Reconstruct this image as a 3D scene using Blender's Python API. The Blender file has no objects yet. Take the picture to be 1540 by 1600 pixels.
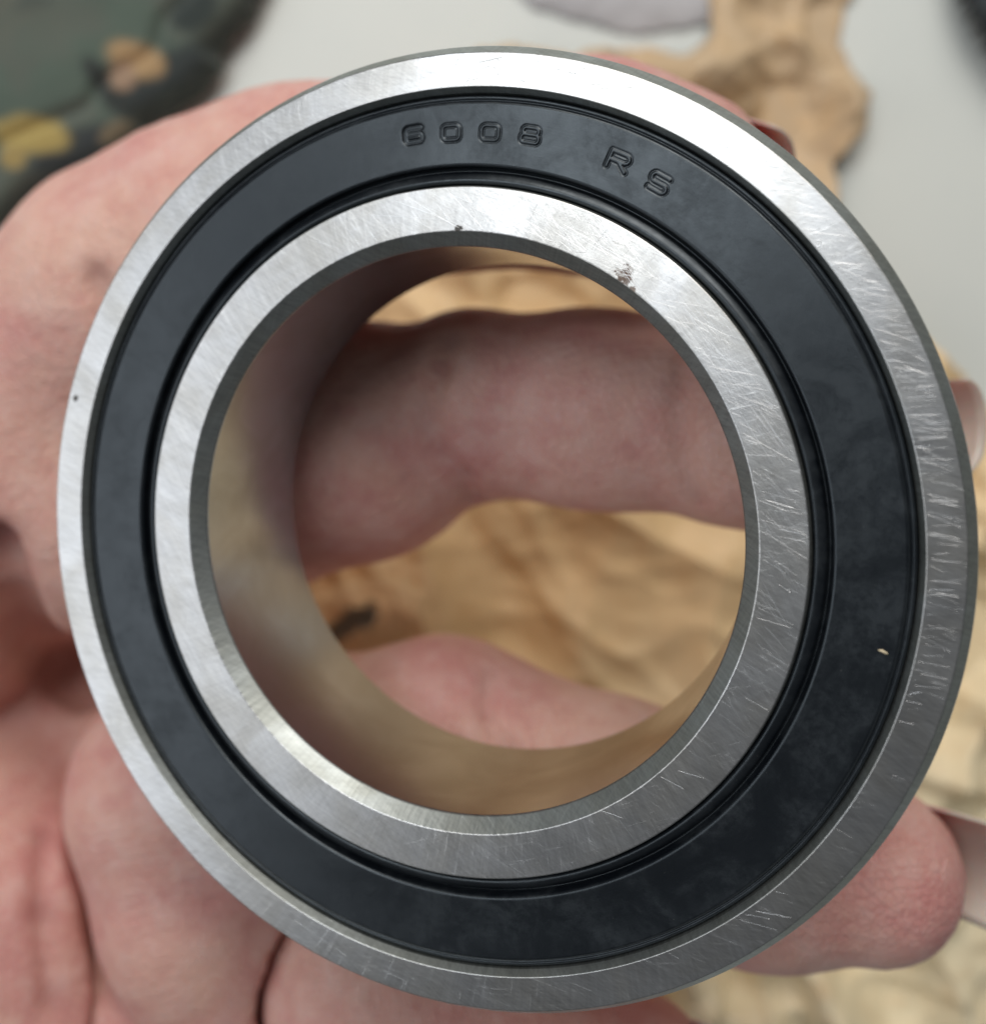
import bpy, math, random
import numpy as np
import openvdb
from mathutils import Matrix, Vector
random.seed(7)
SC = bpy.context.scene
COL = SC.collection
MM = 0.001
R = math.radians

# ------------------------------------------------------------------ camera (real metres, looking down on the bench)
H = 160.0                                    # lens height over the bench, mm
FPX, CX, CY = 1603.6, 792.5, 606.5           # lens constants solved from the rings of the bearing
cam_d = bpy.data.cameras.new("camera"); cam = bpy.data.objects.new("camera", cam_d); COL.objects.link(cam)
cam.location = (0, 0, H * MM)
cam_d.sensor_fit = 'HORIZONTAL'; cam_d.sensor_width = 36.0
cam_d.lens = FPX / 1540 * 36.0
cam_d.shift_x = -(CX - 770) / 1540; cam_d.shift_y = -(800 - CY) / 1540
cam_d.clip_start = 0.002; cam_d.clip_end = 20
cam_d.dof.use_dof = True; cam_d.dof.focus_distance = 68.5 * MM; cam_d.dof.aperture_fstop = 19.0
SC.camera = cam

# ------------------------------------------------------------------ light
w = bpy.data.worlds.new("World"); SC.world = w; w.use_nodes = True
bg = w.node_tree.nodes["Background"]; bg.inputs[0].default_value = (0.93, 0.97, 1.0, 1); bg.inputs[1].default_value = 0.095
def area(name, direction, dist, sx, sy, power, col, target=(0, -10, 85)):
    ld = bpy.data.lights.new(name, 'AREA'); ld.shape = 'RECTANGLE'; ld.size = sx * MM; ld.size_y = sy * MM
    ld.energy = power; ld.color = col
    o = bpy.data.objects.new(name, ld); COL.objects.link(o)
    d = Vector(direction).normalized(); t = Vector(target)
    o.location = (t + d * dist) * MM
    o.rotation_euler = d.to_track_quat('Z', 'Y').to_euler()
    return o
area("window_light", (-0.41, 0.32, 0.85), 700, 380, 300, 1.35, (0.94, 0.98, 1.0))
area("left_window", (-0.86, -0.16, 0.48), 800, 560, 460, 1.25, (0.92, 0.96, 1.0))
area("added_fill", (0.10, 0.76, 0.62), 800, 560, 440, 4.4, (1.0, 0.96, 0.90))  # added fill with no visible source, brightens hand and paper
SC.view_settings.view_transform = 'Standard'; SC.view_settings.look = 'None'
SC.view_settings.exposure = 0.0; SC.view_settings.gamma = 1.0
SC.render.engine = 'CYCLES'

# ------------------------------------------------------------------ helpers
def pt(px, py, d):                            # a spot seen at that place of the photo, d mm from the lens, as bench mm
    return np.array([(px - CX) / FPX * d, -(py - CY) / FPX * d, H - d])

def tag(o, label=None, cat=None, group=None, kind=None):
    if label: o["label"] = label
    if cat: o["category"] = cat
    if group: o["group"] = group
    if kind: o["kind"] = kind
    return o

def mesh_obj(name, V, F, mat, parent=None, smooth=True, scale=MM):
    V = np.asarray(V, dtype=np.float64) * scale
    me = bpy.data.meshes.new(name)
    F = [tuple(int(i) for i in f) for f in F] if not isinstance(F, np.ndarray) else F
    if isinstance(F, np.ndarray):
        n = len(F); k = F.shape[1]
        me.vertices.add(len(V)); me.vertices.foreach_set("co", V.astype(np.float32).ravel())
        me.loops.add(n * k); me.loops.foreach_set("vertex_index", F.astype(np.int32).ravel())
        me.polygons.add(n); me.polygons.foreach_set("loop_start", np.arange(0, n * k, k, dtype=np.int32))
        me.update(calc_edges=True); me.validate()
    else:
        me.from_pydata(V.tolist(), [], F)
    if smooth: me.polygons.foreach_set("use_smooth", np.ones(len(me.polygons), dtype=bool))
    me.materials.append(mat)
    me.update()
    o = bpy.data.objects.new(name, me); COL.objects.link(o)
    if parent: o.parent = parent
    return o

def hash3(i, j, k, s):
    h = (i.astype(np.int64) * 374761393 + j.astype(np.int64) * 668265263 + k.astype(np.int64) * 2147483647 + s * 1274126177) & 0xffffffff
    h = ((h ^ (h >> 13)) * 1274126177) & 0xffffffff
    return ((h ^ (h >> 16)) & 0xffff) / 65535.0
def noise(x, y, z=None, s=0):
    if z is None: z = np.zeros_like(x)
    i, j, k = np.floor(x), np.floor(y), np.floor(z)
    fx, fy, fz = x - i, y - j, z - k
    fx, fy, fz = [f * f * (3 - 2 * f) for f in (fx, fy, fz)]
    r = 0
    for a in (0, 1):
        for b in (0, 1):
            for c in (0, 1):
                r = r + hash3(i + a, j + b, k + c, s) * (fx if a else 1 - fx) * (fy if b else 1 - fy) * (fz if c else 1 - fz)
    return r * 2 - 1
def fbm(x, y, z=None, o=4, s=0):
    r = 0; a = 1; t = 0
    for q in range(o):
        r = r + a * noise(x * 2**q, y * 2**q, None if z is None else z * 2**q, s + q * 17); t += a; a *= .5
    return r / t

# ---- node helpers
class NT:
    def __init__(s, name):
        s.m = bpy.data.materials.new(name); s.m.use_nodes = True; s.t = s.m.node_tree
        s.p = s.t.nodes["Principled BSDF"]
    def n(s, typ, **kw):
        q = s.t.nodes.new(typ)
        for k, v in kw.items():
            setattr(q, k, v)
        return q
    def set(s, q, i, v):
        if isinstance(v, bpy.types.NodeSocket): s.t.links.new(v, q.inputs[i])
        else: q.inputs[i].default_value = v
    def math(s, op, a, b=0.0, c=0.0, clamp=False):
        q = s.n('ShaderNodeMath', operation=op, use_clamp=clamp)
        for i, v in enumerate((a, b, c)): s.set(q, i, v)
        return q.outputs[0]
    def vmath(s, op, a, b):
        q = s.n('ShaderNodeVectorMath', operation=op); s.set(q, 0, a); s.set(q, 1, b); return q.outputs[0]
    def mm(s):                                # object coordinates in millimetres
        c = s.n('ShaderNodeTexCoord'); return s.vmath('MULTIPLY', c.outputs['Object'], (1000, 1000, 1000))
    def noise(s, v, scale=1, detail=3, rough=.5, dist=0):
        q = s.n('ShaderNodeTexNoise'); s.set(q, 'Vector', v); s.set(q, 'Scale', scale); s.set(q, 'Detail', detail)
        s.set(q, 'Roughness', rough); s.set(q, 'Distortion', dist); return q.outputs['Fac']
    def ramp(s, v, a, b, lo=0., hi=1.):
        q = s.n('ShaderNodeMapRange', interpolation_type='SMOOTHSTEP')
        for i, x in enumerate((v, a, b, lo, hi)): s.set(q, i, x)
        return q.outputs[0]
    def mix(s, f, a, b):
        q = s.n('ShaderNodeMix', data_type='RGBA'); s.set(q, 0, f); s.set(q, 6, a); s.set(q, 7, b); return q.outputs[2]
    def bump(s, h, strength=.5, dist=0.00005, normal=None):
        q = s.n('ShaderNodeBump'); s.set(q, 'Strength', strength); s.set(q, 'Distance', dist); s.set(q, 'Height', h)
        if normal is not None: s.set(q, 'Normal', normal)
        return q.outputs[0]
    def comb(s, x, y, z=0.):
        q = s.n('ShaderNodeCombineXYZ')
        for i, v in enumerate((x, y, z)): s.set(q, i, v)
        return q.outputs[0]
def col4(r, g, b): return (r, g, b, 1)
def srgb(r, g, b):
    f = lambda c: (c / 255 / 12.92) if c / 255 < .04045 else ((c / 255 + .055) / 1.055) ** 2.4
    return (f(r), f(g), f(b), 1)

# ------------------------------------------------------------------ bearing pose (solved from the photograph)
rx, ry = 0.024, -0.304
ROT = Matrix.Rotation(rx, 4, 'X') @ Matrix.Rotation(ry, 4, 'Y')
BC = Vector((-4.04, -10.11, H - 71.27))
bearing = bpy.data.objects.new("ball_bearing", None); COL.objects.link(bearing)
bearing.matrix_world = Matrix.Translation(BC * MM) @ ROT
bearing.empty_display_size = 0.01
tag(bearing, "steel ball bearing ring with black rubber seal marked 6008 RS, held upright in the fingers", "bearing")
ROT3 = np.array(ROT.to_3x3())
def on_face(px, py, zl=0.0):                  # local mm on the bearing's front plane for a spot of the photo
    n = ROT3 @ np.array([0, 0, 1.0]); o = np.array(BC) + n * zl
    e = np.array([0, 0, H]); d = pt(px, py, 100) - e
    t = ((o - e) @ n) / (d @ n)
    return ROT3.T @ (e + d * t - np.array(BC))

# ------------------------------------------------------------------ materials of the bearing
def steel(name, rough=.34, streak=1.0, base=(.60, .60, .605), lathe=0.0, lin=((-32, .5), (-8, .35), (62, .35)), spots=(), bore=False, raddir=.28):
    N = NT(name); P = N.mm()
    sep = N.n('ShaderNodeSeparateXYZ'); N.set(sep, 0, P); x, y, z = sep.outputs
    r = N.math('SQRT', N.math('ADD', N.math('MULTIPLY', x, x), N.math('MULTIPLY', y, y)))
    th = N.math('ARCTAN2', y, x)
    h = None
    def add(a, b): return b if a is None else N.math('ADD', a, b)
    rough_add = None
    if bore:
        cx_ = N.comb(N.math('MULTIPLY', N.math('COSINE', th), 2.), N.math('MULTIPLY', N.math('SINE', th), 2.), N.math('MULTIPLY', z, 9.))
        q = N.noise(cx_, 1.0, 4, .6); h = N.math('MULTIPLY', q, .5)
        rough_add = N.math('MULTIPLY', q, .10)
    else:
        warp = N.noise(P, .12, 2)
        fam = []; tint = None
        u = N.math('ADD', N.math('MULTIPLY', th, 27 * 5.0), N.math('MULTIPLY', r, 1.2))
        fam.append((N.noise(N.comb(u, N.math('MULTIPLY', r, .30), 3.3), 1.0, 3, .65), raddir))
        for ang, wgt in lin:
            c, s_ = math.cos(R(ang)), math.sin(R(ang))
            a = N.math('ADD', N.math('MULTIPLY', x, c), N.math('MULTIPLY', y, s_))
            b = N.math('ADD', N.math('MULTIPLY', x, -s_), N.math('MULTIPLY', y, c))
            bb = N.math('ADD', N.math('MULTIPLY', b, 5.5), N.math('MULTIPLY', warp, 5.))
            fam.append((N.noise(N.comb(N.math('MULTIPLY', a, .22), bb, ang * .37), 1.0, 4, .7), wgt))
        for q, wgt in fam:
            h = add(h, N.math('MULTIPLY', q, wgt))
            tint = add(tint, N.math('MULTIPLY', N.math('SUBTRACT', q, .5), wgt))
            # sparse deep scratches: keep only the crests
            crest = N.math('MULTIPLY', N.ramp(q, .64, .70), wgt * 1.6)
            h = N.math('SUBTRACT', h, crest)
        if lathe:
            h = add(h, N.math('MULTIPLY', N.noise(N.comb(N.math('MULTIPLY', r, 14.), 0., 0.), 1., 2), lathe))
        rough_add = N.math('MULTIPLY', N.noise(P, .35, 4, .6), .16)
    grain = N.noise(P, 7.0, 3, .6)
    h = N.math('ADD', h, N.math('MULTIPLY', grain, .18))
    smear = N.noise(P, .16, 5, .6, .8)
    ro = N.math('ADD', N.math('ADD', rough - .09, rough_add), N.math('MULTIPLY', smear, .10))
    colr = N.mix(N.ramp(smear, .35, .7), col4(*base), col4(base[0] * .86, base[1] * .84, base[2] * .80))
    if not bore: colr = N.vmath('MULTIPLY', colr, N.comb(*[N.math('ADD', 1.0, N.math('MULTIPLY', tint, 1.25))] * 3))
    # faint grime specks
    sp = N.ramp(N.noise(P, 2.6, 5, .75), .70, .78)
    colr = N.mix(N.math('MULTIPLY', sp, .5), colr, col4(.12, .10, .085))
    met = 1.0
    for (sx, sy, rad, c, amt) in spots:
        dx = N.math('SUBTRACT', x, sx); dy = N.math('SUBTRACT', y, sy)
        d = N.math('SQRT', N.math('ADD', N.math('MULTIPLY', dx, dx), N.math('MULTIPLY', dy, dy)))
        d = N.math('ADD', d, N.math('MULTIPLY', N.math('SUBTRACT', N.noise(P, 2.2, 4, .7), .5), rad * 3.2))
        f = N.math('MULTIPLY', N.ramp(d, rad, rad * .3), amt)
        colr = N.mix(f, colr, col4(*c)); ro = N.math('ADD', ro, N.math('MULTIPLY', f, .25))
        met = N.math('SUBTRACT', met, N.math('MULTIPLY', f, .8))
    N.set(N.p, 'Base Color', colr); N.set(N.p, 'Metallic', met); N.set(N.p, 'Roughness', ro)
    N.set(N.p, 'Normal', N.bump(h, .26 * streak, 0.00003 if not bore else 0.000012))
    return N.m

rl = on_face(975, 432); nk = on_face(716, 357); nl = on_face(118, 622)
M_outer = steel("ground_steel_outer", .27, 1.0, lin=((-14, .42), (8, .25), (-38, .40)), spots=((nl[0], nl[1], .35, (.05, .045, .04), .9),))
M_inner = steel("ground_steel_inner", .29, 1.0, lin=((-58, .40), (-28, .45), (20, .2)),
                spots=((rl[0], rl[1], .75, (.12, .06, .035), .85), (rl[0] + .5, rl[1] - .9, .4, (.16, .09, .05), .7), (nk[0], nk[1], .35, (.04, .035, .03), .9)))
M_bore = steel("honed_bore_steel", .19, 1.3, base=(.47, .51, .57), bore=True)
M_cham = steel("turned_chamfer_steel", .43, .8, base=(.38, .405, .40), lathe=.5, raddir=.25)

def rubber():
    N = NT("black_seal_rubber"); P = N.mm()
    sep = N.n('ShaderNodeSeparateXYZ'); N.set(sep, 0, P); x, y, z = sep.outputs
    r = N.math('SQRT', N.math('ADD', N.math('MULTIPLY', x, x), N.math('MULTIPLY', y, y)))
    sm = N.noise(P, .22, 6, .65, .6); sm2 = N.noise(P, 1.3, 5, .7)
    ring = N.noise(N.comb(N.math('MULTIPLY', r, 7.), N.math('MULTIPLY', N.noise(P, .1, 1), 3.), 0.), 1., 3, .6)
    dust = N.math('MULTIPLY', N.ramp(sm, .40, .62), N.ramp(sm2, .3, .65))
    c = N.mix(N.math('MULTIPLY', dust, .3), col4(.0025, .0035, .0055), col4(.022, .026, .030))
    sp = N.ramp(N.noise(P, 3.1, 3, .8), .705, .74)
    c = N.mix(N.math('MULTIPLY', sp, .6), c, col4(.12, .12, .11))
    N.set(N.p, 'Base Color', c)
    N.set(N.p, 'Roughness', N.math('ADD', N.math('ADD', N.math('ADD', .18, N.math('MULTIPLY', sm, .22)), N.math('MULTIPLY', dust, .10)), N.math('MULTIPLY', sm2, .08)))
    N.set(N.p, 'Specular IOR Level', .8); N.set(N.p, 'Specular Tint', (.82, .92, 1.0, 1))
    h = N.math('ADD', N.math('MULTIPLY', ring, .5), N.math('ADD', N.math('MULTIPLY', N.noise(P, 5., 4, .7), .5), N.math('MULTIPLY', sm2, .6)))
    N.set(N.p, 'Normal', N.bump(h, .4, 0.00002))
    return N.m
M_rub = rubber()

# ------------------------------------------------------------------ lathe work
def fillet(profile, seg=4):
    """profile: (r, z, radius) closed loop -> rounded loop with holding points beside each corner"""
    out = []; n = len(profile)
    for i in range(n):
        p = np.array(profile[i][:2], float); rad = profile[i][2]
        a = np.array(profile[i - 1][:2], float); b = np.array(profile[(i + 1) % n][:2], float)
        da = (a - p); la = np.linalg.norm(da); da /= la; db = (b - p); lb = np.linalg.norm(db); db /= lb
        c = np.clip(da @ db, -1, 1); ang = math.acos(c)
        if rad <= 0 or ang > math.pi - .05: out.append(p); continue
        t = min(rad / math.tan(ang / 2), la * .45, lb * .45); rr = t * math.tan(ang / 2)
        bis = (da + db); bis /= np.linalg.norm(bis); cen = p + bis * rr / math.sin(ang / 2)
        s, e = p + da * t, p + db * t
        if la > t * 2.6: out.append(p + da * t * 1.25)
        v0, v1 = s - cen, e - cen
        for k in range(seg + 1):
            f = k / seg; v = v0 * (1 - f) + v1 * f; out.append(cen + v / np.linalg.norm(v) * rr)
        if lb > t * 2.6: out.append(p + db * t * 1.25)
    return np.array(out)
def lathe(name, profile, mats, parent, seg=420, matfun=None, nick=None):
    L = fillet(profile); n = len(L)
    th = np.linspace(0, 2 * np.pi, seg, endpoint=False)
    V = np.zeros((seg, n, 3)); V[:, :, 0] = L[None, :, 0] * np.cos(th)[:, None]; V[:, :, 1] = L[None, :, 0] * np.sin(th)[:, None]; V[:, :, 2] = L[None, :, 1]
    i = np.arange(seg)[:, None]; j = np.arange(n)[None, :]
    F = np.stack([i * n + j, ((i + 1) % seg) * n + j, ((i + 1) % seg) * n + (j + 1) % n, i * n + (j + 1) % n], -1).reshape(-1, 4)
    V = V.reshape(-1, 3)
    if nick is not None: V = nick(V)
    o = mesh_obj(name, V, F, mats[0], parent)
    for m in mats[1:]: o.data.materials.append(m)
    if matfun is not None:
        mid = (L + np.roll(L, -1, 0)) / 2
        idx = np.array([matfun(r_, z_) for r_, z_ in mid], dtype=np.int32)
        o.data.polygons.foreach_set("material_index", np.tile(idx, seg))
    return o

def ragged(r0, z0, amp, width, s, fr=60):              # tiny burrs along an edge
    def f(V):
        r = np.hypot(V[:, 0], V[:, 1]); th = np.arctan2(V[:, 1], V[:, 0])
        wgt = np.exp(-((r - r0) ** 2 + (V[:, 2] - z0) ** 2) / width ** 2)
        nz = fbm(np.cos(th) * fr, np.sin(th) * fr, None, 3, s) * amp
        V = V.copy(); V[:, 2] += wgt * nz; k = 1 + wgt * nz * .6 / np.maximum(r, 1)
        V[:, 0] *= k; V[:, 1] *= k
        return V
    return f

# closed loops run so that face normals look outward
outer_prof = [(30.55, -13.2, .1), (30.75, -15, .12), (32.9, -15, .25), (33.8, -13.9, .3), (33.8, -.95, .4), (33.10, 0, .12), (30.78, 0, .09), (30.5, -.55, .08), (30.35, -1.5, .1), (29.2, -3.4, .1), (29.2, -11.4, .1), (30.35, -13.0, .05)]
outer_prof = outer_prof[::-1]
lathe("outer_ring", outer_prof, [M_outer, M_cham], bearing, 480,
      lambda r, z: 0 if (z > -.02 and r > 30.7 and r < 33.15) else 1, ragged(33.12, -.05, .016, .07, 5))
inner_prof = [(24.02, 0, .10), (20.95, 0, .16), (20.0, -.95, .3), (20.0, -14.0, .2), (21.0, -15, .15), (24.02, -15, .1), (24.3, -13.6, .1), (24.95, -13.2, .1), (24.95, -1.8, .1), (24.3, -1.3, .08)]
inner_prof = inner_prof[::-1]
lathe("inner_ring", inner_prof, [M_inner, M_cham, M_bore], bearing, 1500,
      lambda r, z: 0 if (z > -.02 and r < 24) else (2 if (r < 20.02 and z < -1.0) else 1), ragged(20.91, -.05, .040, .07, 11, 170))

def scratches(parent, r0, r1, dirs, count, seed, th0=None):
    """thin burred scratch ridges, each a shallow gable a few hundredths of a mm wide"""
    rng = np.random.RandomState(seed); V = []; F = []
    while count > 0:
        r_ = rng.uniform(r0, r1); a = rng.uniform(0, 2 * np.pi) if rng.rand() < .03 else rng.normal(th0, .55)
        cx, cy = r_ * np.cos(a), r_ * np.sin(a)
        d = dirs[rng.randint(len(dirs))]; ang = R(d[0] + rng.normal(0, d[1])) if d[2] == 'abs' else a + R(d[0] + rng.normal(0, d[1]))
        L = min(rng.exponential(2.2) + .7, 7); wd = rng.uniform(.004, .013) * (1.5 if rng.rand() < .12 else 1); bend = rng.normal(0, .03)
        n = 13; ux, uy = np.cos(ang), np.sin(ang); P_ = []
        for k in range(n):
            f = k / (n - 1) - .5; o = bend * (f * f) * L
            P_.append((cx + ux * f * L - uy * o, cy + uy * f * L + ux * o))
        P_ = [p for p in P_ if r0 < np.hypot(*p) < r1]
        if len(P_) < 3: continue
        b0 = len(V); m = len(P_); hgt = rng.uniform(.10, .35) * wd
        for k, (x, y) in enumerate(P_):
            w_ = wd * (math.sin(math.pi * (k + .35) / (m - .3)) ** .5)
            V += [(x - uy * w_, y + ux * w_, .002), (x, y, .003 + hgt), (x + uy * w_, y - ux * w_, .002)]
        for k in range(m - 1):
            q = b0 + 3 * k; F += [(q, q + 3, q + 4, q + 1), (q + 1, q + 4, q + 5, q + 2)]
        count -= 1
    F = [f[::-1] for f in F] if np.cross(np.array(V[F[0][1]]) - V[F[0][0]], np.array(V[F[0][3]]) - V[F[0][0]])[2] < 0 else F
    o = mesh_obj("scratches", V, F, M_scr, parent, smooth=False); o["kind"] = "stuff"
    return o
def scr_mat():
    N = NT("bare_scratch_steel"); N.set(N.p, 'Base Color', col4(.80, .81, .83)); N.set(N.p, 'Metallic', 1.); N.set(N.p, 'Roughness', .36); return N.m
M_scr = scr_mat()
rings = {o.name: o for o in bearing.children}
scratches(rings["outer_ring"], 30.9, 32.85, [(-8, 5, 'abs'), (-8, 5, 'abs'), (6, 4, 'abs'), (-20, 6, 'abs')], 170, 3, .42)
scratches(rings["inner_ring"], 21.05, 23.9, [(-52, 5, 'abs'), (-52, 5, 'abs'), (-28, 5, 'abs'), (-14, 4, 'abs')], 340, 5, .8)

# ---- seal with the moulded marking cut into its own surface
S = .62; T = .50
def arc(cx, cy, rx_, ry_, a0, a1, n=10):
    return [(cx + rx_ * math.cos(R(a0 + (a1 - a0) * k / n)), cy + ry_ * math.sin(R(a0 + (a1 - a0) * k / n))) for k in range(n + 1)]
def rrect(x0, y0, x1, y1, r):
    return (arc(x1 - r, y1 - r, r, r, 0, 90, 5) + arc(x0 + r, y1 - r, r, r, 90, 180, 5) + arc(x0 + r, y0 + r, r, r, 180, 270, 5) + arc(x1 - r, y0 + r, r, r, 270, 360, 5) + [(x1, y1 - r)])
GL = {  # strokes of the marking
 '0': [rrect(-S, -T, S, T, .30)],
 '6': [rrect(-S, -T, S, .06, .22), [(S, T * .93)] + [(S - .1, T)] + arc(-S + .3, T - .3, .3, .3, 90, 180, 5) + [(-S, -.2)]],
 '8': [rrect(-S, -T, S, .04, .22), rrect(-S * .9, .04, S * .9, T, .22)],
 'R': [[(-S, -T), (-S, T), (S - .28, T)] + arc(S - .28, T - .26, .28, .26, 90, -90, 8) + [(-S, -.02)], [(.0, -.02), (S, -T)]],
 'S': [arc(S - .2, T - .2, .2, .2, 62, 90, 3) + arc(-S + .26, T - .26, .26, .26, 90, 270, 8) + arc(S - .26, -T + .25, .26, .25, 90, -90, 8) + arc(-S + .2, -T + .2, .2, .2, 270, 242, 3)],
}
MARK = [('6', 645, 210, .95), ('0', 704, 207, 1), ('0', 765, 207, 1), ('8', 828, 211, 1), ('R', 966, 252, 1.08), ('S', 1029, 286, 1.05)]
SEALZ = -.32
def seg_dist(px, py, poly):
    d = np.full(px.shape, 9.0)
    for (ax, ay), (bx, by) in zip(poly[:-1], poly[1:]):
        vx, vy = bx - ax, by - ay; L2 = vx * vx + vy * vy + 1e-9
        t = np.clip(((px - ax) * vx + (py - ay) * vy) / L2, 0, 1)
        d = np.minimum(d, np.hypot(px - ax - t * vx, py - ay - t * vy))
    return d
def mark_height(X, Y):
    Hh = np.zeros(X.shape)
    for ch, px, py, sc in MARK:
        c = on_face(px, py, SEALZ); ang = math.atan2(c[1], c[0]) - math.pi / 2
        ex = np.array([math.cos(ang), math.sin(ang)]); ey = np.array([-math.sin(ang), math.cos(ang)])
        m = (np.hypot(X - c[0], Y - c[1]) < 1.6)
        if not m.any(): continue
        lx = ((X[m] - c[0]) * ex[0] + (Y[m] - c[1]) * ex[1]) / sc; ly = ((X[m] - c[0]) * ey[0] + (Y[m] - c[1]) * ey[1]) / sc
        d = np.min([seg_dist(lx, ly, g) for g in GL[ch]], axis=0)
        hw = .150
        groove = -.08 * np.exp(-((d - hw) / .050) ** 2)
        top = (.035 if ch != '6' else -.07) / (1 + np.exp((d - hw) / .02))
        if ch == '6': top = top + -.05 / (1 + np.exp((d - .26) / .03))
        # the raised pad the characters sit on
        Hh[m] += groove + top
    return Hh
def make_seal(name, parent, back=False):
    rs = [30.42, 30.36, 30.25, 30.12, 30.07, 30.02, 29.96, 29.90, 29.84, 29.76]
    zs = [-1.1, -.70, -.58, -.56, -.60, -.68, -.66, -.50, -.37, -.33]
    rm = np.arange(29.68, 25.62, -.05 if not back else -.4)
    inn = [(25.55, -.33), (25.48, -.37), (25.42, -.50), (25.39, -.80), (25.33, -1.15), (25.20, -1.22), (25.13, -.95), (25.06, -.72), (24.94, -.58), (24.77, -.47), (24.60, -.36), (24.42, -.33), (24.30, -.40), (24.20, -.62), (24.15, -1.0)]
    r = np.array(rs + list(rm) + [a for a, _ in inn]); z = np.array(zs + [SEALZ - .02 * math.cos((q - 27.6) * 1.2) for q in rm] + [b for _, b in inn])
    if back: th = np.linspace(0, 2 * np.pi, 361)[:-1]
    else:
        th = np.concatenate([np.arange(R(55), R(116), .05 / 28), np.arange(R(116), R(55) + 2 * np.pi, R(.8))])
    TH, RR = np.meshgrid(th, r, indexing='ij'); X = RR * np.cos(TH); Y = RR * np.sin(TH); Z = np.tile(z, (len(th), 1))
    if not back:
        Z = Z + mark_height(X, Y)
        lip = (RR < 25.1) | (RR > 29.9)
        Z = Z + np.where(lip, .018 * fbm(X * 1.2, Y * 1.2, None, 4, 31), .008 * fbm(X * .5, Y * .5, None, 3, 4))
    n, m = len(th), len(r)
    i = np.arange(n)[:, None]; j = np.arange(m - 1)[None, :]
    F = np.stack([i * m + j, i * m + j + 1, ((i + 1) % n) * m + j + 1, ((i + 1) % n) * m + j], -1).reshape(-1, 4)[:, ::-1]
    V = np.stack([X, Y, Z], -1).reshape(-1, 3)
    if back: V = V * np.array([1, -1, -1]) + np.array([0, 0, -15])
    return mesh_obj(name, V, F, M_rub, parent)
s1 = make_seal("rubber_seal", bearing); s1["label"] = "front black rubber seal with moulded characters 6008 RS"
s2 = make_seal("rubber_seal", bearing, True); s2["label"] = "rear black rubber seal"

# ------------------------------------------------------------------ skin
def skin():
    N = NT("skin"); P = N.mm()
    a = N.noise(P, .055, 4, .55, .4); b = N.noise(P, .35, 5, .65); c = N.noise(P, 1.6, 4, .6)
    at = N.n('ShaderNodeAttribute', attribute_name='flush_shade')
    base = N.mix(N.ramp(a, .35, .68), srgb(229, 184, 167), srgb(214, 153, 147))
    base = N.mix(N.math('MULTIPLY', N.ramp(b, .45, .68), .4), base, srgb(234, 200, 190))
    base = N.mix(N.math('MULTIPLY', N.ramp(b, .50, .30), .34), base, srgb(200, 128, 124))
    base = N.mix(N.math('MULTIPLY', N.ramp(c, .52, .70), .22), base, srgb(238, 206, 186))
    base = N.mix(at.outputs['Fac'], base, srgb(150, 84, 82))  # flushed skin, and crease shade darkened into the colour
    N.set(N.p, 'Base Color', base)
    N.set(N.p, 'Roughness', N.math('ADD', .44, N.math('MULTIPLY', c, .2)))
    N.set(N.p, 'Specular IOR Level', .42)
    N.set(N.p, 'Subsurface Weight', .25); N.set(N.p, 'Subsurface Scale', .0022)
    N.set(N.p, 'Subsurface Radius', (1.0, .35, .2))
    vo = N.n('ShaderNodeTexVoronoi', feature='DISTANCE_TO_EDGE'); N.set(vo, 'Vector', P); N.set(vo, 'Scale', 1.3)
    wv = N.n('ShaderNodeTexWave', wave_type='RINGS'); N.set(wv, 'Vector', P); N.set(wv, 'Scale', .55); N.set(wv, 'Distortion', 9.); N.set(wv, 'Detail', 2.); N.set(wv, 'Detail Scale', .25)
    h = N.math('ADD', N.math('MULTIPLY', N.ramp(vo.outputs[0], 0., .15), .5), N.math('ADD', N.math('MULTIPLY', wv.outputs['Fac'], .22), N.math('MULTIPLY', b, 1.6)))
    N.set(N.p, 'Normal', N.bump(h, .6, 0.0002))
    return N.m
M_skin = skin()

def smin(a, b, k):
    h = np.clip(.5 + .5 * (b - a) / k, 0, 1)
    return b * (1 - h) + a * h - k * h * (1 - h)
RES = .6
lo = np.array([-150., -100., 2.]); hi = np.array([52., 46., 84.])
dims = np.ceil((hi - lo) / RES).astype(int)
def chain(field, pts, kin=2.5):
    """smooth union of tapered capsules into one chain field (evaluated in its own box only)"""
    P3 = [(pt(a, b, c), r_) for a, b, c, r_ in pts]
    out = np.full(field.shape, 20., np.float32)
    for (a, ra), (b, rb) in zip(P3[:-1], P3[1:]):
        pad = max(ra, rb) + 7
        l = np.clip(((np.minimum(a, b) - pad - lo) / RES).astype(int), 0, dims); h_ = np.clip(((np.maximum(a, b) + pad - lo) / RES).astype(int) + 1, 0, dims)
        if (h_ <= l).any(): continue
        sl = tuple(slice(l[i], h_[i]) for i in range(3))
        gx = (lo[0] + RES * np.arange(l[0], h_[0]))[:, None, None]; gy = (lo[1] + RES * np.arange(l[1], h_[1]))[None, :, None]; gz = (lo[2] + RES * np.arange(l[2], h_[2]))[None, None, :]
        ab = b - a; L2 = ab @ ab
        t = np.clip(((gx - a[0]) * ab[0] + (gy - a[1]) * ab[1] + (gz - a[2]) * ab[2]) / L2, 0, 1)
        d = np.sqrt((gx - a[0] - t * ab[0]) ** 2 + (gy - a[1] - t * ab[1]) ** 2 + (gz - a[2] - t * ab[2]) ** 2)
        ts = t * t * (3 - 2 * t)
        d = (d - (ra + (rb - ra) * ts)).astype(np.float32)
        out[sl] = smin(out[sl], d, kin)
    return out
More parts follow.
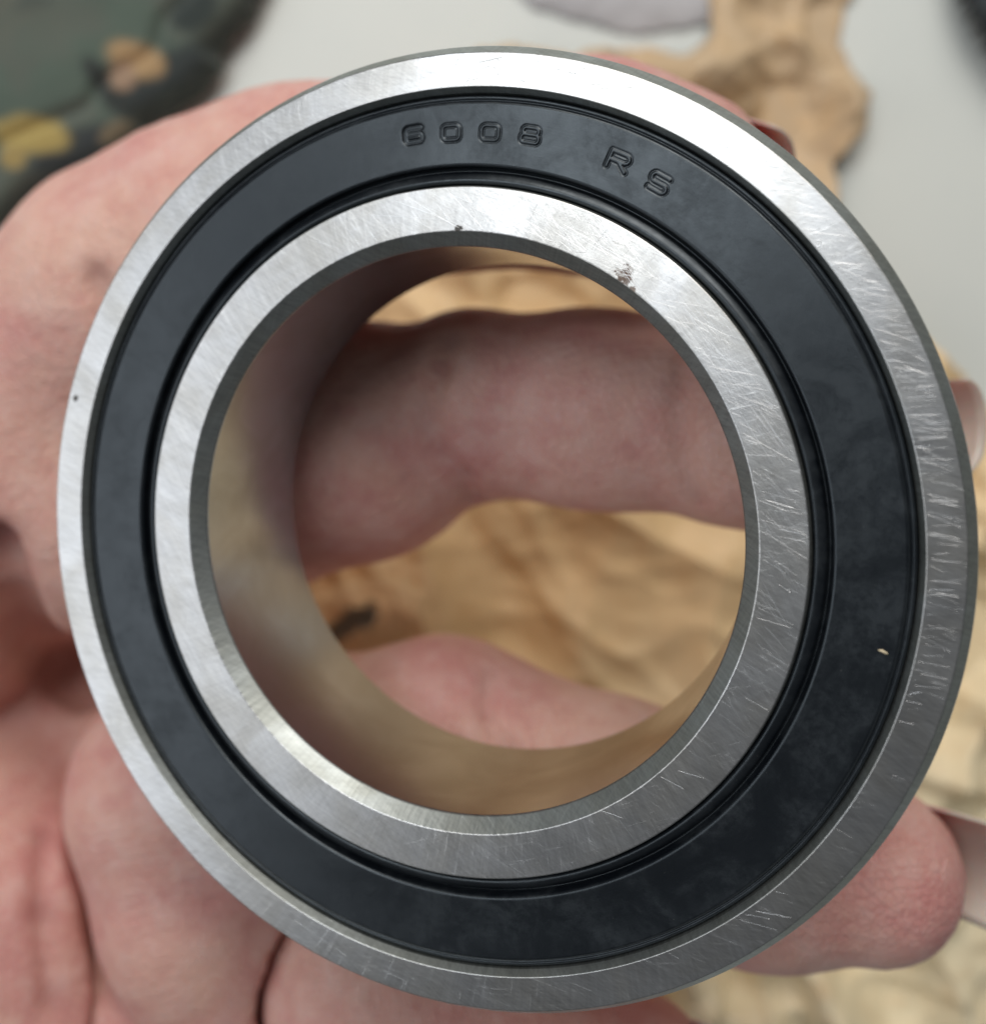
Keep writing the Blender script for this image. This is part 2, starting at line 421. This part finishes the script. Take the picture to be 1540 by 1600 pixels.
THUMB = [(-150, 900, 122, 19), (-50, 735, 113, 17.5), (225, 464, 106, 13.3), (340, 388, 103.8, 12.3), (470, 318, 101.5, 10.6), (740, 254, 98, 9.2), (930, 262, 95, 9.1), (1052, 290, 92.5, 8.7)]
INDEX = [(-200, 1000, 124, 15), (90, 740, 113, 15), (190, 800, 109.5, 12.2), (420, 745, 107, 11), (570, 688, 104, 11.4), (735, 634, 100, 8.7), (930, 640, 97, 9.0), (1180, 660, 92.5, 9.0), (1345, 662, 88.5, 7.6)]
MIDDLE = [(-150, 1450, 126, 18), (425, 1640, 110, 11), (345, 1400, 107.5, 11.8), (292, 1235, 108, 11.4), (470, 1215, 105, 11.4), (690, 1165, 101, 10.0), (960, 1262, 96.5, 9.5), (1190, 1335, 92.5, 8.8), (1360, 1362, 89, 7.5)]
RING = [(-100, 1700, 126, 17), (690, 1860, 108, 10), (618, 1650, 103.5, 10), (572, 1530, 103.5, 9.6), (790, 1668, 101, 9.4), (900, 1690, 97, 8.8), (985, 1702, 94, 8.0)]
LITTLE = [(-60, 1900, 128, 15), (480, 2020, 114, 9), (700, 2010, 106, 8), (880, 2010, 101, 7.3), (980, 2005, 98, 6.6)]
PALM = [(-260, 900, 130, 19), (-90, 1170, 130, 17.5), (-20, 1420, 121, 16.5), (40, 1700, 124, 16)]
PALM2 = [(20, 1270, 119, 11), (5, 1420, 112.5, 14), (85, 1660, 111, 13.5)]
FILL = [(-140, 1060, 133, 15), (260, 1120, 131, 14), (300, 1350, 126, 14)]
WRIST = [(-300, 1000, 127, 22), (-600, 1250, 128, 23), (-1050, 1350, 130, 23)]
WRIST2 = [(-130, 1650, 126, 18), (-600, 1450, 130, 22), (-1050, 1450, 130, 22)]
base = np.full(tuple(dims), 20., np.float32)
F3 = None
body = chain(base, PALM, 6)
for c_ in (WRIST, WRIST2): body = smin(body, chain(base, c_, 6), 8)
body = smin(body, chain(base, PALM2, 4), 3.0)
body = smin(body, chain(base, FILL, 4), 3.0)
th_f = chain(base, THUMB, 4)
ix_f = chain(base, INDEX, 3)
gxk = (lo[0] + RES * np.arange(dims[0]))[:, None, None]
F3 = smin(th_f, ix_f, (1.2 + 6.0 / (1 + np.exp((gxk + 27) / 3))).astype(np.float32))
F3 = smin(F3, body, .9)
gzk = (lo[2] + RES * np.arange(dims[2]))[None, None, :].astype(np.float32)
for c_, zl, gp in ((MIDDLE, 51., 1.1), (RING, 56., .9), (LITTLE, 50., .8)):
    ff_ = chain(base, c_, 3)
    F3 = np.maximum(F3, np.minimum(-(ff_ - gp), gzk - zl))        # the fold between neighbouring pads stays open near the skin surface
    F3 = smin(F3, ff_, .5)
# flexion creases: thin grooves pressed in
def groove(field, pts, rad, k=.7):
    g = np.full(field.shape, 20., np.float32)
    g = chain(g, [(a, b, c, rad) for a, b, c in pts], .3)
    return -smin(-field, g, k)
def surf(px, py, field):                      # depth at which the sight line meets the skin
    ds = np.arange(84., 128., .3); q = np.array([pt(px, py, d) for d in ds]); ii = ((q - lo) / RES).round().astype(int)
    ok = ((ii >= 0) & (ii < dims)).all(1); v = np.full(len(ds), 9.); v[ok] = field[tuple(ii[ok].T)]
    hit = np.nonzero(v < 0)[0]
    return ds[hit[0]] if len(hit) else None
FL = []
for pts_, rad, k, *dp in (
    ([(742, 785), (722, 745), (680, 700), (665, 640), (690, 575), (700, 530)], .35, 1.8),
    ([(1090, 780), (1065, 700), (1060, 620), (1075, 540)], .3, 1.8),
    ([(790, 1180), (760, 1120), (765, 1050)], .2, 1.8),
    ([(150, 430), (180, 500), (175, 560)], .5, 1.8), 
    ([(-10, 850), (12, 930), (50, 1000), (95, 1050), (135, 1075)], 2.6, 2.5, 1.2),
    ([(70, 1300), (62, 1420), (78, 1560)], .25, 2.0),
):
    P_ = [(a, b, surf(a, b, F3)) for a, b in pts_]; P_ = [(a, b, c + (dp[0] if dp else 0)) for a, b, c in P_ if c is not None]
    if len(P_) > 1: F3 = groove(F3, P_, rad, k); FL += [(a, b, c, 1.2 + rad, .45 + .2 * len(dp)) for a, b, c in P_]
# the flesh gives where the bearing presses on it
def press(field):
    gx = (lo[0] + RES * np.arange(dims[0]))[:, None, None]; gy = (lo[1] + RES * np.arange(dims[1]))[None, :, None]; gz = (lo[2] + RES * np.arange(dims[2]))[None, None, :]
    q = [gx - BC[0], gy - BC[1], gz - BC[2]]
    L = [q[0] * ROT3[0, i] + q[1] * ROT3[1, i] + q[2] * ROT3[2, i] for i in range(3)]
    r = np.sqrt(L[0] ** 2 + L[1] ** 2); zz = L[2]
    dr = np.abs(r - 27) - 7.0; dz = np.abs(zz + 7.5) - 7.5
    d = (np.sqrt(np.maximum(dr, 0) ** 2 + np.maximum(dz, 0) ** 2) + np.minimum(np.maximum(dr, dz), 0)).astype(np.float32)
    return -smin(-field, d - .15, .8)
F3 = press(F3)
for e_ in (F3[0], F3[-1], F3[:, 0], F3[:, -1], F3[:, :, 0], F3[:, :, -1]): np.maximum(e_, .4, out=e_)
grid = openvdb.FloatGrid(); grid.background = 20.0
grid.copyFromArray(F3); 
hv, hq = grid.convertToQuads(isovalue=0.0)[:2]
hv = np.array(hv, np.float64) * RES + lo
hq = np.array(hq)
def vnormals(V, Q):
    a = V[Q[:, 2]] - V[Q[:, 0]]; b = V[Q[:, 3]] - V[Q[:, 1]]; n = np.cross(a, b)
    N_ = np.zeros_like(V)
    for k in range(4): np.add.at(N_, Q[:, k], n)
    return N_ / np.maximum(np.linalg.norm(N_, axis=1, keepdims=True), 1e-9)
def relax(V, Q, it):
    for _ in range(it):
        s_ = np.zeros_like(V); c_ = np.zeros(len(V))
        for k in range(4):
            for q in (1, 3):
                np.add.at(s_, Q[:, k], V[Q[:, (k + q) % 4]]); np.add.at(c_, Q[:, k], 1)
        V = V * .5 + .5 * s_ / c_[:, None]
    return V
hv = relax(hv, hq, 2)
nn = vnormals(hv, hq)
# outward direction check against the field's gradient
tst = hv[0] + nn[0] * 1.5; ii_ = np.clip(((tst - lo) / RES).astype(int), 0, dims - 1)
if F3[tuple(ii_)] < 0: hq = hq[:, ::-1]; nn = -nn
hv = hv + nn * (.28 * fbm(hv[:, 0] / 9, hv[:, 1] / 9, hv[:, 2] / 9, 3, 3) + .09 * fbm(hv[:, 0] / 1.7, hv[:, 1] / 1.7, hv[:, 2] / 1.7, 3, 8))[:, None]
hand = mesh_obj("hand", hv, hq, M_skin)
tag(hand, "bare left hand, palm up, gripping the steel bearing between thumb and fingers", "hand")
fl = np.zeros(len(hv))  # fingertip flush, plus shade painted into folds and creases
for a, b, c, rr, am in ((1350, 662, 88, 14, .4), (1362, 1368, 89, 15, .25), (1062, 280, 92, 13, .4), (640, 690, 95, 8, .35), (1080, 640, 88, 9, .35), (985, 1702, 94, 14, .7),
                        (110, 590, 100, 9, .25), (60, 1120, 116, 10, .5), (720, 1080, 94, 8, .3), (300, 1480, 100, 8, .2), (100, 1000, 110, 8, .5), (340, 1360, 98, 7, .3)) + tuple(FL):
    fl = np.maximum(fl, am * np.exp(-((hv - pt(a, b, c)) ** 2).sum(1) / rr ** 2))
at = hand.data.attributes.new("flush_shade", 'FLOAT', 'POINT'); at.data.foreach_set("value", fl.astype(np.float32))

def nailmat():
    N = NT("fingernail"); P = N.mm()
    a = N.noise(P, .5, 3)
    at_ = N.n('ShaderNodeAttribute', attribute_name='edge')
    c = N.mix(at_.outputs['Fac'], srgb(206, 158, 152), srgb(214, 202, 190))
    N.set(N.p, 'Base Color', N.mix(N.math('MULTIPLY', a, .3), c, srgb(190, 150, 140)))
    N.set(N.p, 'Roughness', .28); N.set(N.p, 'Subsurface Weight', .3); N.set(N.p, 'Subsurface Scale', .002)
    N.set(N.p, 'Transmission Weight', .12)
    N.set(N.p, 'Normal', N.bump(N.noise(P, 2.5, 2), .2, .00004))
    return N.m
M_nail = nailmat()
def nail(tip, back, dorsal, r, width, ahead, length, label=None):
    """tip, back: points along the last bone; dorsal: towards the back of the finger"""
    u = tip - back; u /= np.linalg.norm(u); d = np.array(dorsal, float); d -= u * (d @ u); d /= np.linalg.norm(d); s = np.cross(u, d)
    V = []; E = []; nu, ns = 16, 14
    for side in (0, 1):
        for i in range(nu + 1):
            f = i / nu
            for j in range(ns + 1):
                g = (j / ns) * 2 - 1
                # rounded free edge and root
                L = ahead - (1 - math.sqrt(max(0, 1 - (g * .85) ** 2))) * width * .34
                B = ahead - length + (1 - math.sqrt(max(0, 1 - (g * .8) ** 2))) * width * .25
                x = B + (L - B) * f
                ang = g * 1.0; rc = width / 2 / math.sin(1.0)
                ww = 1 - .10 * (1 - f)
                p = tip + u * x + s * rc * math.sin(ang) * ww + d * (r * .80 - rc * (1 - math.cos(ang)) * 1.0 + (0 if side == 0 else .45) - .02 * max(0, x) ** 2)
                V.append(p); E.append(max(0, min(1, (x - r * .75) / 1.2)))
    n1 = (nu + 1) * (ns + 1); F = []
    idx = lambda q, i, j: q * n1 + i * (ns + 1) + j
    for i in range(nu):
        for j in range(ns):
            F.append((idx(0, i, j), idx(0, i + 1, j), idx(0, i + 1, j + 1), idx(0, i, j + 1)))
            F.append((idx(1, i, j), idx(1, i, j + 1), idx(1, i + 1, j + 1), idx(1, i + 1, j)))
    for i in range(nu):
        F.append((idx(0, i, 0), idx(1, i, 0), idx(1, i + 1, 0), idx(0, i + 1, 0))); F.append((idx(0, i, ns), idx(0, i + 1, ns), idx(1, i + 1, ns), idx(1, i, ns)))
    for j in range(ns):
        F.append((idx(0, 0, j), idx(0, 0, j + 1), idx(1, 0, j + 1), idx(1, 0, j))); F.append((idx(0, nu, j), idx(1, nu, j), idx(1, nu, j + 1), idx(0, nu, j + 1)))
    o = mesh_obj("fingernail", np.array(V), F, M_nail, hand)
    a_ = o.data.attributes.new("edge", 'FLOAT', 'POINT'); a_.data.foreach_set("value", np.array(E, np.float32))
    return o
def bone(ch): return pt(*ch[-1][:3]), pt(*ch[-2][:3]), ch[-1][3]
for ch, dors, wd, ah, ln in ((THUMB, (.45, .62, -.62), 12.5, 9.5, 16), (INDEX, (.25, -.05, -1), 8.0, 9.8, 16), (MIDDLE, (.55, .35, -.9), 11., 12.5, 19), (RING, (.1, -.1, -1), 10, 9.5, 15), (LITTLE, (.1, -.1, -1), 8, 8, 12)):
    t_, b_, r_ = bone(ch); nail(t_, b_, dors, r_, wd, ah, ln)

# ------------------------------------------------------------------ flat lying things as real relief sheets
def poly_sd(X, Y, poly):
    """distance inside (+) / outside (-) of a polygon"""
    P_ = np.array(poly); d = np.full(X.shape, 1e9); inside = np.zeros(X.shape, bool)
    for (ax, ay), (bx, by) in zip(P_, np.roll(P_, -1, 0)):
        vx, vy = bx - ax, by - ay; t = np.clip(((X - ax) * vx + (Y - ay) * vy) / (vx * vx + vy * vy), 0, 1)
        d = np.minimum(d, np.hypot(X - ax - t * vx, Y - ay - t * vy))
        c = ((ay > Y) != (by > Y)) & (X < (bx - ax) * (Y - ay) / (by - ay + 1e-12) + ax); inside ^= c
    return np.where(inside, d, -d)
def px2(poly, depth): return [tuple(pt(a, b, depth)[:2]) for a, b in poly]
def sheet(name, poly, step, hfun, mat, jag=.6, seed=0, thick=.16, cut=None):
    P_ = np.array(poly); x0, y0 = P_.min(0) - 2; x1, y1 = P_.max(0) + 2
    xs = np.arange(x0, x1, step); ys = np.arange(y0, y1, step); X, Y = np.meshgrid(xs, ys, indexing='ij')
    sd = poly_sd(X, Y, poly) + jag * fbm(X / 5, Y / 5, None, 4, seed)
    if cut is not None: sd = np.minimum(sd, cut(X, Y))
    Z = hfun(X, Y, sd)
    ins = sd > 0
    n, m = X.shape
    q = ins[:-1, :-1] & ins[1:, :-1] & ins[1:, 1:] & ins[:-1, 1:]
    i, j = np.nonzero(q)
    F = np.stack([i * m + j, (i + 1) * m + j, (i + 1) * m + j + 1, i * m + j + 1], -1)
    used = np.unique(F); remap = np.full(n * m, -1); remap[used] = np.arange(len(used))
    V = np.stack([X, Y, Z], -1).reshape(-1, 3)[used]
    o = mesh_obj(name, V, remap[F], mat)
    if thick:
        md = o.modifiers.new("thickness", 'SOLIDIFY'); md.thickness = thick * MM; md.offset = -1
    return o, V, sd.reshape(-1)[used]

# bench
def benchmat():
    N = NT("pale_bench_top"); P = N.mm()
    a = N.noise(P, .012, 4, .55); b = N.noise(P, .6, 4, .6)
    c = N.mix(N.ramp(a, .3, .7), srgb(230, 233, 227), srgb(218, 223, 220))
    c = N.mix(N.math('MULTIPLY', N.ramp(b, .62, .75), .25), c, srgb(170, 170, 165))
    N.set(N.p, 'Base Color', c); N.set(N.p, 'Roughness', .5)
    N.set(N.p, 'Normal', N.bump(b, .3, .0001))
    return N.m
bx = 900
bench = mesh_obj("bench_top", [(-bx, -bx, 0), (bx, -bx, 0), (bx, bx, 0), (-bx, bx, 0), (-bx, -bx, -30), (bx, -bx, -30), (bx, bx, -30), (-bx, bx, -30)],
                 [(0, 1, 2, 3), (7, 6, 5, 4), (0, 4, 5, 1), (1, 5, 6, 2), (2, 6, 7, 3), (3, 7, 4, 0)], benchmat(), smooth=False)
tag(bench, kind="structure")

# crumpled kraft paper
def papermat():
    N = NT("waxed_kraft_paper"); P = N.mm()
    sep = N.n('ShaderNodeSeparateXYZ'); N.set(sep, 0, P); x, y, z = sep.outputs
    a = N.noise(P, .035, 5, .6, .7); b = N.noise(P, .25, 5, .65, .4)
    fib = N.noise(N.comb(N.math('MULTIPLY', x, 1.2), N.math('MULTIPLY', y, .25), 0.), 1., 4, .7)
    # the sheet is browner towards its far end, creamier near its lower right corner
    g = N.ramp(N.math('ADD', N.math('ADD', y, N.math('MULTIPLY', x, -.8)), N.math('MULTIPLY', N.math('SUBTRACT', a, .5), 40.)), -120., -40.)
    g2 = N.ramp(N.math('ADD', y, N.math('MULTIPLY', N.math('SUBTRACT', a, .5), 20.)), 5., 32.)
    c = N.mix(g, srgb(248, 234, 200), srgb(244, 212, 162))
    c = N.mix(g2, c, srgb(206, 180, 146))
    c = N.mix(N.math('MULTIPLY', N.ramp(b, .45, .75), .38), c, srgb(230, 188, 132))
    c = N.mix(N.math('MULTIPLY', N.ramp(fib, .5, .8), .18), c, srgb(170, 126, 84))
    N.set(N.p, 'Base Color', c); N.set(N.p, 'Roughness', .46); N.set(N.p, 'Specular IOR Level', .4)
    h = N.math('ADD', N.math('MULTIPLY', b, 1.0), N.math('MULTIPLY', fib, .15))
    N.set(N.p, 'Normal', N.bump(h, .6, .0006))
    return N.m
def tri(v):
    a = np.abs((v % 1.0) * 2 - 1); return a ** 1.6
def crumple(X, Y, amp, lam, seed, k=6):
    rng = np.random.RandomState(seed); r = 0
    for q in range(k):
        a = rng.uniform(0, np.pi); l = lam * rng.uniform(.6, 1.7); ph = rng.uniform(0, 9)
        wx = X + l * .55 * fbm(X / (l * 1.3) + ph, Y / (l * 1.3), None, 3, seed + q)
        wy = Y + l * .55 * fbm(X / (l * 1.3), Y / (l * 1.3) + ph, None, 3, seed + q + 50)
        m_ = np.clip(.5 + .9 * noise(X / (l * 1.5) + 3 * q, Y / (l * 1.5), None, seed + q + 90), 0, 1)
        r = r + m_ * (tri((wx * np.cos(a) + wy * np.sin(a)) / l + ph) - .5) * l / lam
    return amp * r / math.sqrt(k)
PD = 150
paper_poly = px2([(1120, -90), (1385, -90), (1345, 30), (1362, 70), (1392, 120), (1368, 200), (1325, 245), (1325, 330), (1345, 420), (1420, 470), (1480, 540), (1600, 640), (1800, 800), (1850, 1800), (900, 1850), (880, 1500), (500, 1300), (300, 1050), (330, 850), (430, 600), (560, 430), (700, 300), (730, 62), (750, 46), (830, 46), (900, 62), (930, 46), (1020, 34), (1080, 62), (1125, 30)], PD)
hole = pt(562, 968, 148)[:2]
def paper_h(X, Y, sd):
    h = 6 + 2.4 * fbm(X / 34, Y / 34, None, 2, 21) + crumple(X, Y, 10.5, 22, 5) + crumple(X, Y, .9, 7, 9)
    c = pt(1250, 1560, 145); rr = np.hypot(X - c[0], Y - c[1]); h = h + np.exp(-(rr / 26) ** 2) * (4 + crumple(X, Y, 8, 10, 77))
    c = pt(540, 960, 148); rr = np.hypot(X - c[0], Y - c[1]); h = h + np.exp(-(rr / 12) ** 2) * (4 + crumple(X, Y, 3.0, 7, 41))
    dx, dy = X - hole[0], Y - hole[1]; e = (dx * .95 + dy * .3) ** 2 / 2.6 ** 2 + (dy * .95 - dx * .3) ** 2 / 1.4 ** 2
    h = h + 3.5 * np.exp(-e / 6)
    up = np.clip((Y - 18) / 25, 0, 1); h = h + up * crumple(X, Y, 6, 15, 61)
    lip = np.exp(-np.maximum(np.where(e < 12, 99, sd), 0) / 3.0); h = h * (1 - .35 * lip) + lip * 1.2 * noise(X / 9, Y / 9, None, 2)
    return np.maximum(h, .35)
def fold_shade_holes(X, Y):  # holes cut in the sheet to give the dark shade under a curled fold
    d = 99
    for px_, py_, ra, rb in ((564, 966, 2.5, 1.7), (530, 990, 1.5, 1.1), (508, 1012, 1.6, 1.0)):
        c = pt(px_, py_, 150)[:2]; dx, dy = X - c[0], Y - c[1]
        d = np.minimum(d, (np.sqrt(((dx * .95 + dy * .3) / ra) ** 2 + ((dy * .95 - dx * .3) / rb) ** 2) - 1 + .35 * noise(X / 1.1, Y / 1.1, None, 6)) * rb)
    return d
paper, _, _ = sheet("wrapping_paper", paper_poly, .4, paper_h, papermat(), 1.0, 5, .16, fold_shade_holes)
tag(paper, "crumpled brown waxed wrapping paper spread open on the bench under the hand", "paper")

# camouflage garment
camo_poly = px2([(-500, -420), (470, -420), (420, -90), (382, 0), (338, 48), (326, 62), (333, 84), (300, 128), (262, 158), (214, 182), (208, 206), (160, 240), (90, 268), (30, 292), (-20, 345), (-120, 450), (-500, 560)], 150)
def camomat():
    N = NT("camouflage_cloth"); P = N.mm()
    at_ = N.n('ShaderNodeVertexColor', layer_name='print')
    wv = N.noise(P, 2.2, 2); N.set(N.p, 'Base Color', N.mix(N.math('MULTIPLY', wv, .25), at_.outputs[0], col4(.03, .035, .03)))
    N.set(N.p, 'Roughness', .85)
    a = N.n('ShaderNodeTexWave'); N.set(a, 'Vector', P); N.set(a, 'Scale', .8); a.bands_direction = 'DIAGONAL'
    N.set(N.p, 'Normal', N.bump(N.math('ADD', N.math('MULTIPLY', a.outputs['Fac'], .3), wv), .6, .0002))
    N.set(N.p, 'Sheen Weight', .25)
    return N.m
def camo_h(X, Y, sd):
    s = np.maximum(sd, 0)
    h = 6.5 * np.sqrt(np.clip(1 - (1 - np.clip(s / 4.0, 0, 1)) ** 2, 0, 1))
    h = h - 1.1 * np.exp(-((s - 8.5) / .9) ** 2)                 # stitched hem line
    h = h + np.clip(s / 14, 0, 1) * (2.2 * fbm(X / 22, Y / 22, None, 3, 12) + 1.2)
    return np.maximum(h, .2)
camo, cv, csd = sheet("camouflage_garment", camo_poly, .5, camo_h, camomat(), .5, 15, 0)
tag(camo, "dark green camouflage garment with ochre patches lying in the corner beside the thumb", "clothing")
q0, q1 = (cv[:, 0] * .8 + cv[:, 1] * .6) + 2.5 * fbm(cv[:, 0] / 6, cv[:, 1] / 6, None, 2, 90), (cv[:, 1] * .8 - cv[:, 0] * .6) + 2.5 * fbm(cv[:, 0] / 6, cv[:, 1] / 6, None, 2, 91)
n1 = fbm(q0 / 13, q1 / 9, None, 3, 70); n2 = fbm(q0 / 10 + 9, q1 / 8, None, 3, 71); n3 = fbm(q0 / 5, q1 / 5, None, 3, 72)
C = np.tile(np.array(srgb(94, 102, 92)), (len(cv), 1))
def blend(mask, c):
    global C
    C = C * (1 - mask[:, None]) + np.array(c) * mask[:, None]
sstep = lambda v, a, b: np.clip((v - a) / (b - a), 0, 1)
blend(sstep(n1, .0, .2) * .6, srgb(84, 104, 92)); blend(sstep(n2, .32, .42) * .5, srgb(66, 74, 70))
blend(sstep(-n1, .2, .4) * .5, srgb(104, 104, 92))
def blob(px, py, rx_, ry_, ang, c, am=1.):
    p = pt(px, py, 153); dx = cv[:, 0] - p[0]; dy = cv[:, 1] - p[1]; a = R(ang)
    u = (dx * math.cos(a) + dy * math.sin(a)) / rx_; v = (-dx * math.sin(a) + dy * math.cos(a)) / ry_
    blend(am * sstep(1 - np.sqrt(u * u + v * v) + .22 * n3, 0, .35), c)
blob(250, 120, 10, 3.2, 35, srgb(50, 58, 58)); blob(110, 232, 9, 2.8, 24, srgb(50, 56, 58)); blob(300, 15, 3.5, 5, -50, srgb(48, 58, 56)); blob(170, 140, 2, 6, 35, srgb(48, 54, 52))
blob(212, 92, 5.4, 3.0, -20, srgb(182, 150, 108)); blob(192, 118, 2.4, 2.6, 0, srgb(166, 138, 114)); blob(45, 212, 6.4, 3.2, -5, srgb(182, 160, 94)); blob(20, 245, 2.4, 2.2, 0, srgb(170, 148, 92)); blob(180, 205, 3.2, 1.6, 30, srgb(130, 116, 92)); blob(-120, 80, 6, 3.4, 10, srgb(180, 150, 100))
hem = np.exp(-((csd - 1.2) / 1.3) ** 2); blend(.75 * hem, srgb(40, 44, 40))
ca = camo.data.color_attributes.new("print", 'FLOAT_COLOR', 'POINT'); ca.data.foreach_set("color", C.astype(np.float32).ravel())

# grey patch modelled as a low soft sheet, and dark case, at the far edge
def plainmat(name, c, rough, nscale, bumpd):
    N = NT(name); P = N.mm(); a = N.noise(P, nscale, 4, .6)
    N.set(N.p, 'Base Color', N.mix(a, c, tuple(v * .75 for v in c[:3]) + (1,))); N.set(N.p, 'Roughness', rough); N.set(N.p, 'Normal', N.bump(a, .5, bumpd)); return N.m
grey_form_poly = px2([(800, -220), (1230, -220), (1200, -60), (1140, 10), (1060, 26), (970, 24), (900, 0), (830, -20), (780, -60)], 152)
def grey_form_h(X, Y, sd):
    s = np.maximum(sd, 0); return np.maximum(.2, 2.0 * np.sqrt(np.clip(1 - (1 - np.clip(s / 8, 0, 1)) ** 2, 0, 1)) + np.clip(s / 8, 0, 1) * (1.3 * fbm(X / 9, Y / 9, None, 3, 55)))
grey_form, _, _ = sheet("grey_form", grey_form_poly, .6, grey_form_h, plainmat("plain_grey", srgb(206, 205, 208), .9, .5, .0004), .8, 33, 0)
tag(grey_form, "soft grey form on the pale bench behind the top of the bearing", "grey_form")
case_poly = px2([(1475, -250), (1508, -40), (1530, 20), (1600, 110), (1760, 260), (2100, 200), (2100, -250)], 152)
def case_h(X, Y, sd):
    s = np.maximum(sd, 0); return .2 + 7 * np.sqrt(np.clip(1 - (1 - np.clip(s / 2.2, 0, 1)) ** 2, 0, 1)) - .8 * np.exp(-((s - 6) / .5) ** 2)
case, _, _ = sheet("tool_case", case_poly, .6, case_h, plainmat("dark_plastic", srgb(52, 60, 64), .5, 1.5, .0001), .15, 43, 0)
tag(case, "dark slate tool case just entering the far right corner of the bench", "case")

# a chip of lint on the seal
lp = on_face(1380, 1018, SEALZ)
vv = []; random.seed(3)
for k in range(10):
    a = k / 10 * 2 * math.pi; vv.append((lp[0] + .30 * math.cos(a) * random.uniform(.75, 1.15), lp[1] + .10 * math.sin(a) * random.uniform(.7, 1.2) - .1 * math.cos(a), SEALZ + .05))
vv += [(a, b, c + .07) for a, b, c in vv]
ff = [tuple(range(9, -1, -1)), tuple(range(10, 20))] + [(k, (k + 1) % 10, 10 + (k + 1) % 10, 10 + k) for k in range(10)]
W = [tuple(ROT3 @ np.array(v) + np.array(BC)) for v in vv]
fleck = mesh_obj("paper_fleck", W, ff, plainmat("cream_fleck", srgb(232, 214, 180), .7, 2., .00005))
tag(fleck, "tiny cream fleck stuck on the right side of the black seal", "fleck")
